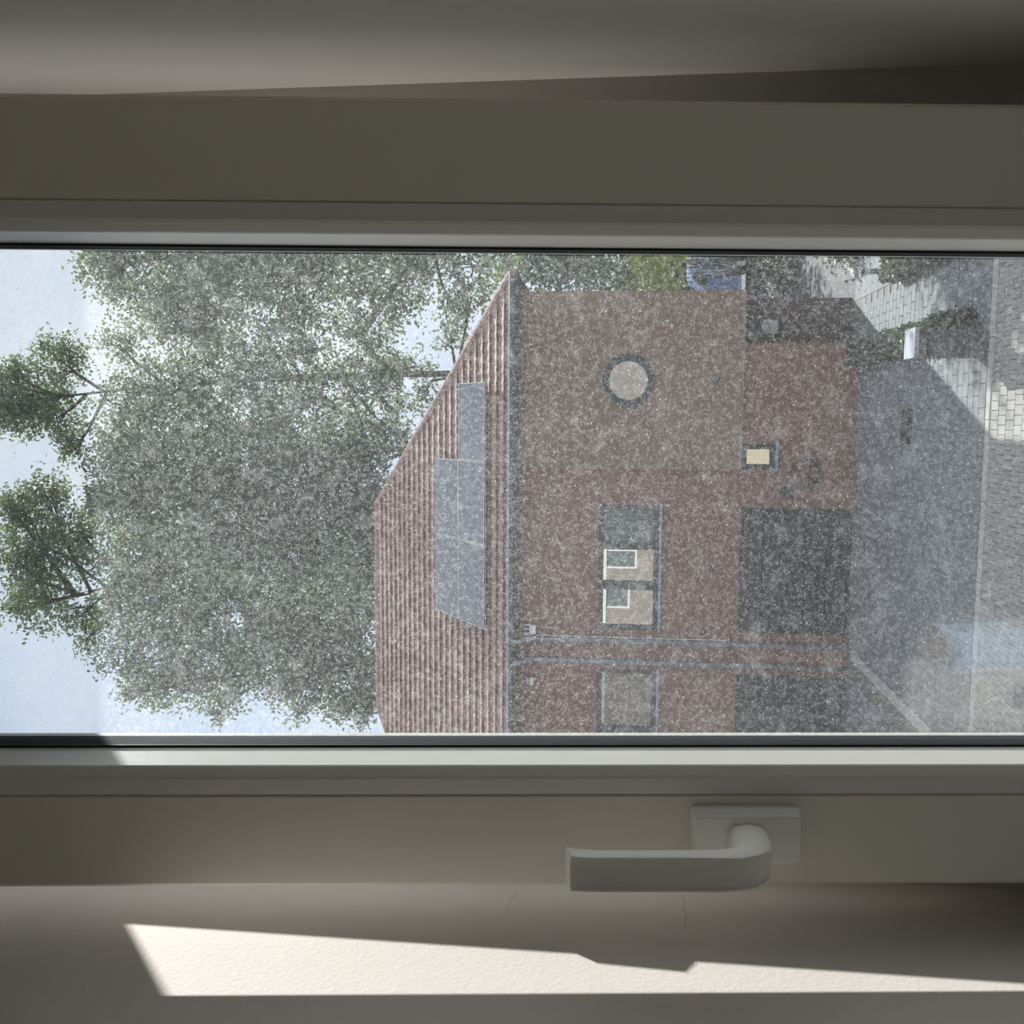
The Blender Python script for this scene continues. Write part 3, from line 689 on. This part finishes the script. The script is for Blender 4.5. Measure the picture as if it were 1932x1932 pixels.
tg = 'tall trees behind the house'
tree('leafy_tree', 'pale leafy tree at the right edge of the glass, its top cut by the frame', (8.6, 49.5, 0), blobs(49.5, [
    (215, 515, 62, .8), (190, 490, 40, .7), (330, 530, 80, .9), (430, 505, 75), (300, 590, 62, .8), (520, 545, 80, .9), (400, 610, 70, .9), (640, 520, 80, .8), (560, 630, 60, .8), (730, 560, 70, .6), (680, 640, 55, .6),
    (800, 500, 60, .6), (890, 505, 55, .5), (860, 590, 38, .5), (240, 450, 60, .8), (380, 440, 80), (560, 450, 80), (760, 440, 80)]), m_leafp, .9, .13, tg)
tree('leafy_tree', 'tall tree whose dark pointed top rises right of the other dark top', (2.2, 51, 0), blobs(51, [
    (60, 745, 62, .9), (115, 680, 48, .9), (28, 705, 30, .8), (25, 790, 38, .8), (105, 790, 48, .9), (140, 850, 30, .8), (5, 760, 40, .9), (225, 650, 42, .6), (250, 790, 75), (300, 720, 55, .7), (390, 690, 70, .8), (380, 800, 80), (500, 720, 80, .9),
    (520, 830, 80), (620, 730, 65, .7), (650, 820, 65, .9), (700, 700, 48, .5), (740, 770, 45, .7), (790, 690, 30, .5), (800, 745, 25, .6), (850, 640, 30, .5), (700, 850, 45, .9), (740, 700, 40, .8), (760, 830, 22, .8), (890, 560, 40, .6)]), m_leaf, .95, .13, tg)
tree('leafy_tree', 'dense middle tree standing behind the ridge of the tiled roof', (-1.7, 48, 0), blobs(48, [
    (245, 890, 75), (300, 960, 80), (370, 890, 80), (450, 960, 90), (520, 900, 85), (600, 980, 90), (650, 900, 75), (690, 980, 70), (200, 950, 45, .8), (420, 1030, 80), (560, 1050, 85), (690, 1060, 75)]), m_leaf, 1.15, .13, tg)
tree('leafy_tree', 'tall tree whose wide dark top stands left of the pointed dark top', (-7.2, 50, 0), blobs(50, [
    (55, 975, 62, .9), (95, 925, 35, .8), (20, 960, 30, .7), (35, 1060, 55, .8), (110, 1040, 62, .9), (85, 1130, 62, .8), (150, 1000, 40, .9), (20, 1150, 35, .6), (150, 1165, 35, .7), (160, 1210, 26, .6), (250, 1060, 80), (240, 1150, 62, .8), (350, 1090, 85),
    (340, 1190, 75, .8), (460, 1130, 85), (570, 1150, 85), (670, 1150, 75)]), m_leaf, 1.0, .13, tg)
tree('leafy_tree', 'rounded tree at the left edge of the foliage above the roof', (-12.8, 48.5, 0), blobs(48.5, [
    (245, 1235, 52, .8), (285, 1290, 48, .8), (350, 1280, 55, .8), (420, 1240, 70, .9), (430, 1310, 45, .7), (520, 1230, 75), (560, 1300, 50, .8), (620, 1240, 75), (660, 1310, 50, .8), (690, 1340, 32, .8), (700, 1270, 60, .9), (240, 1310, 22, .6), (410, 1350, 14, .8), (570, 1345, 14, .8)]), m_leafp, .95, .13, tg)
tree('leafy_tree', 'slim tree mostly hidden by the frame that shades the path', (6.6, 23.5, 0), [(Vector(q), r, .9) for q, r in (((6.3, 21.6, 8.8), .95), ((6.35, 23.4, 9.2), 1.1), ((6.6, 24.8, 10.2), 1.1), ((7.6, 23.5, 9.0), 1.3), ((7.4, 24.8, 11.2), 1.2), ((6.6, 22.4, 10.6), .8))], m_leaf, 1.3, .10, 'tall trees behind the house')
def bush(name, label, bl, mat, leaf=.09, dens=1.5, cat='shrub', group=None):
    base = Vector((sum(b[0].x for b in bl)/len(bl), sum(b[0].y for b in bl)/len(bl), 0))
    t = thing(name, label, cat, base, group); P = []; s = MB()
    for c, r, dn in bl:
        s.tube([base, base.lerp(c, .5)+Vector((0, 0, .2)), c], [.022, .016, .008], 5); P.append(cloud(c, r, max(8, int(30*r*r*dens*dn)), 18, .2))
    s.obj('stem', m_bark, t); leaves('foliage', mat, t, np.concatenate(P), leaf)
g2 = 'shrubs beyond the right corner of the house'
bush('tall_shrub', 'dark tall shrub just right of the house eave', blobs(32, [(985, 520, 50), (1040, 500, 55), (1030, 460, 55), (1100, 520, 52), (1150, 480, 60), (1160, 530, 45), (960, 470, 50), (1090, 450, 60)]), m_leaf, .10, 1.6, group=g2)
bush('tall_shrub', 'yellow green shrub beside the upper right corner of the house', blobs(30, [(1200, 535, 22), (1245, 518, 20), (1268, 538, 19), (1205, 490, 18), (1268, 490, 20), (1225, 500, 16)]), m_leafy, .10, 2.2, group=g2)
bush('tall_shrub', 'dark green shrub standing in front of the blue van', blobs(27, [(1455, 500, 30), (1480, 520, 28), (1500, 485, 32), (1455, 470, 30), (1440, 540, 18), (1530, 480, 22)]), m_hedge, .07, 2.4, group=g2)
bush('tall_shrub', 'small shrub by the stone path edge at the upper right', [(Vector((3.15, 19.0, .22)), .2, 1), (Vector((3.3, 19.3, .26)), .22, 1), (Vector((3.05, 18.7, .2)), .16, 1)], m_hedge, .05, 4, group=g2)
P = []
for k in range(34):
    x = -2+k*1.35; P.append(cloud((x, 46+rnd.uniform(-2, 2), 1.6+rnd.uniform(0, 1.0)), 1.9, 60, 16, .3))
t = thing('boundary_hedge', 'long dark green hedge closing the view behind shrubs and van', 'hedge', (20, 46, 0))
MB().box(-3, 44, 46, 47, 0, 2.0).obj('twig_core', m_bark, t); leaves('foliage', m_hedge, t, np.concatenate(P), .16)

# ================================================================ VAN
vn = thing('blue_van', 'blue van parked far off, half hidden by the house corner', 'van', (6.6, 34.8, 0))
prof = [(4.22, .30), (4.20, .95), (4.34, 1.35), (4.52, 1.50), (4.86, 1.98), (5.1, 2.06), (8.9, 2.08), (9.0, 1.9), (9.0, .30)]
MB().prism(prof, 34.0, 35.8).obj('van_body', m_blue, vn)
MB().prism([(4.97, .86), (4.97, 2.0), (8.6, 2.0), (8.6, .86)], 33.975, 34.0).obj('side_panel', m_bluel, vn)
MB().prism([(4.44, 1.50), (4.78, 1.95), (4.90, 1.95), (4.90, 1.50)], 33.97, 34.0).obj('side_window', m_panev, vn)
MB().prism([(4.95, .22), (4.95, .84), (5.9, .84), (5.9, .22)], 33.975, 34.0).obj('wheel_arch', m_black, vn)
for x in (5.40, 8.1):
    wv = MB(); wv.tube([(x, 33.96, .34), (x, 34.2, .34)], .34, 20); wo = wv.obj('wheel', m_black, vn)
    MB().tube([(x, 33.94, .34), (x, 33.97, .34)], .18, 14).obj('hub_cap', m_alu, wo)

# ================================================================ STAND AND SCARF INSIDE (made up to give the blue reflection in the pane)
SXc, SYc = -.325, .03; ZK = EYE-.625
st = thing('reflection_stand', 'added brown wooden post stand, unseen but for its faint reflection in the pane', 'stand', (SXc, SYc, FL))
MB().tube([(SXc, SYc, FL), (SXc, SYc, FL+.03), (SXc, SYc, FL+.04)], [.15, .15, .05], 20).obj('base', m_wood, st)  # base of the added stand
MB().tube([(SXc, SYc, FL+.03), (SXc, SYc, ZK-.03)], .014, 10).obj('post', m_wood, st)
MB().tube([(SXc-.03, SYc, ZK-.035), (SXc+.03, SYc, ZK-.035)], .010, 8).obj('reflection_stand_peg', m_wood, st)
MB().tube([(SXc, SYc, ZK-.035), (SXc, SYc, ZK-.02), (SXc, SYc, ZK), (SXc, SYc, ZK+.015)], [.018, .026, .022, .006], 12).obj('reflection_stand_knob', m_wood, st)
sc_ = MB(); n = 12
rows = []
for k, (z, yo) in enumerate(((ZK-.32, .032), (ZK-.22, .030), (ZK-.12, .027), (ZK-.06, .022), (ZK-.030, .016), (ZK-.018, 0), (ZK-.030, -.016), (ZK-.08, -.024), (ZK-.26, -.030))):
    rows.append([(SXc-.030+.060*i/n, SYc+yo+.005*math.sin(2.1*i+.3*k), z) for i in range(n+1)])
sc_.loft(rows, closed=False, caps=False)
sca = sc_.obj('scarf', m_cloth, None, (SXc, SYc, ZK-.32), smooth=True)  # added scarf, there only for its blue reflection in the pane
md = sca.modifiers.new('thickness', 'SOLIDIFY'); md.thickness = .003
tag(sca, 'added light blue scarf, unseen but for its reflection, hung over the peg of the wooden stand', 'scarf')
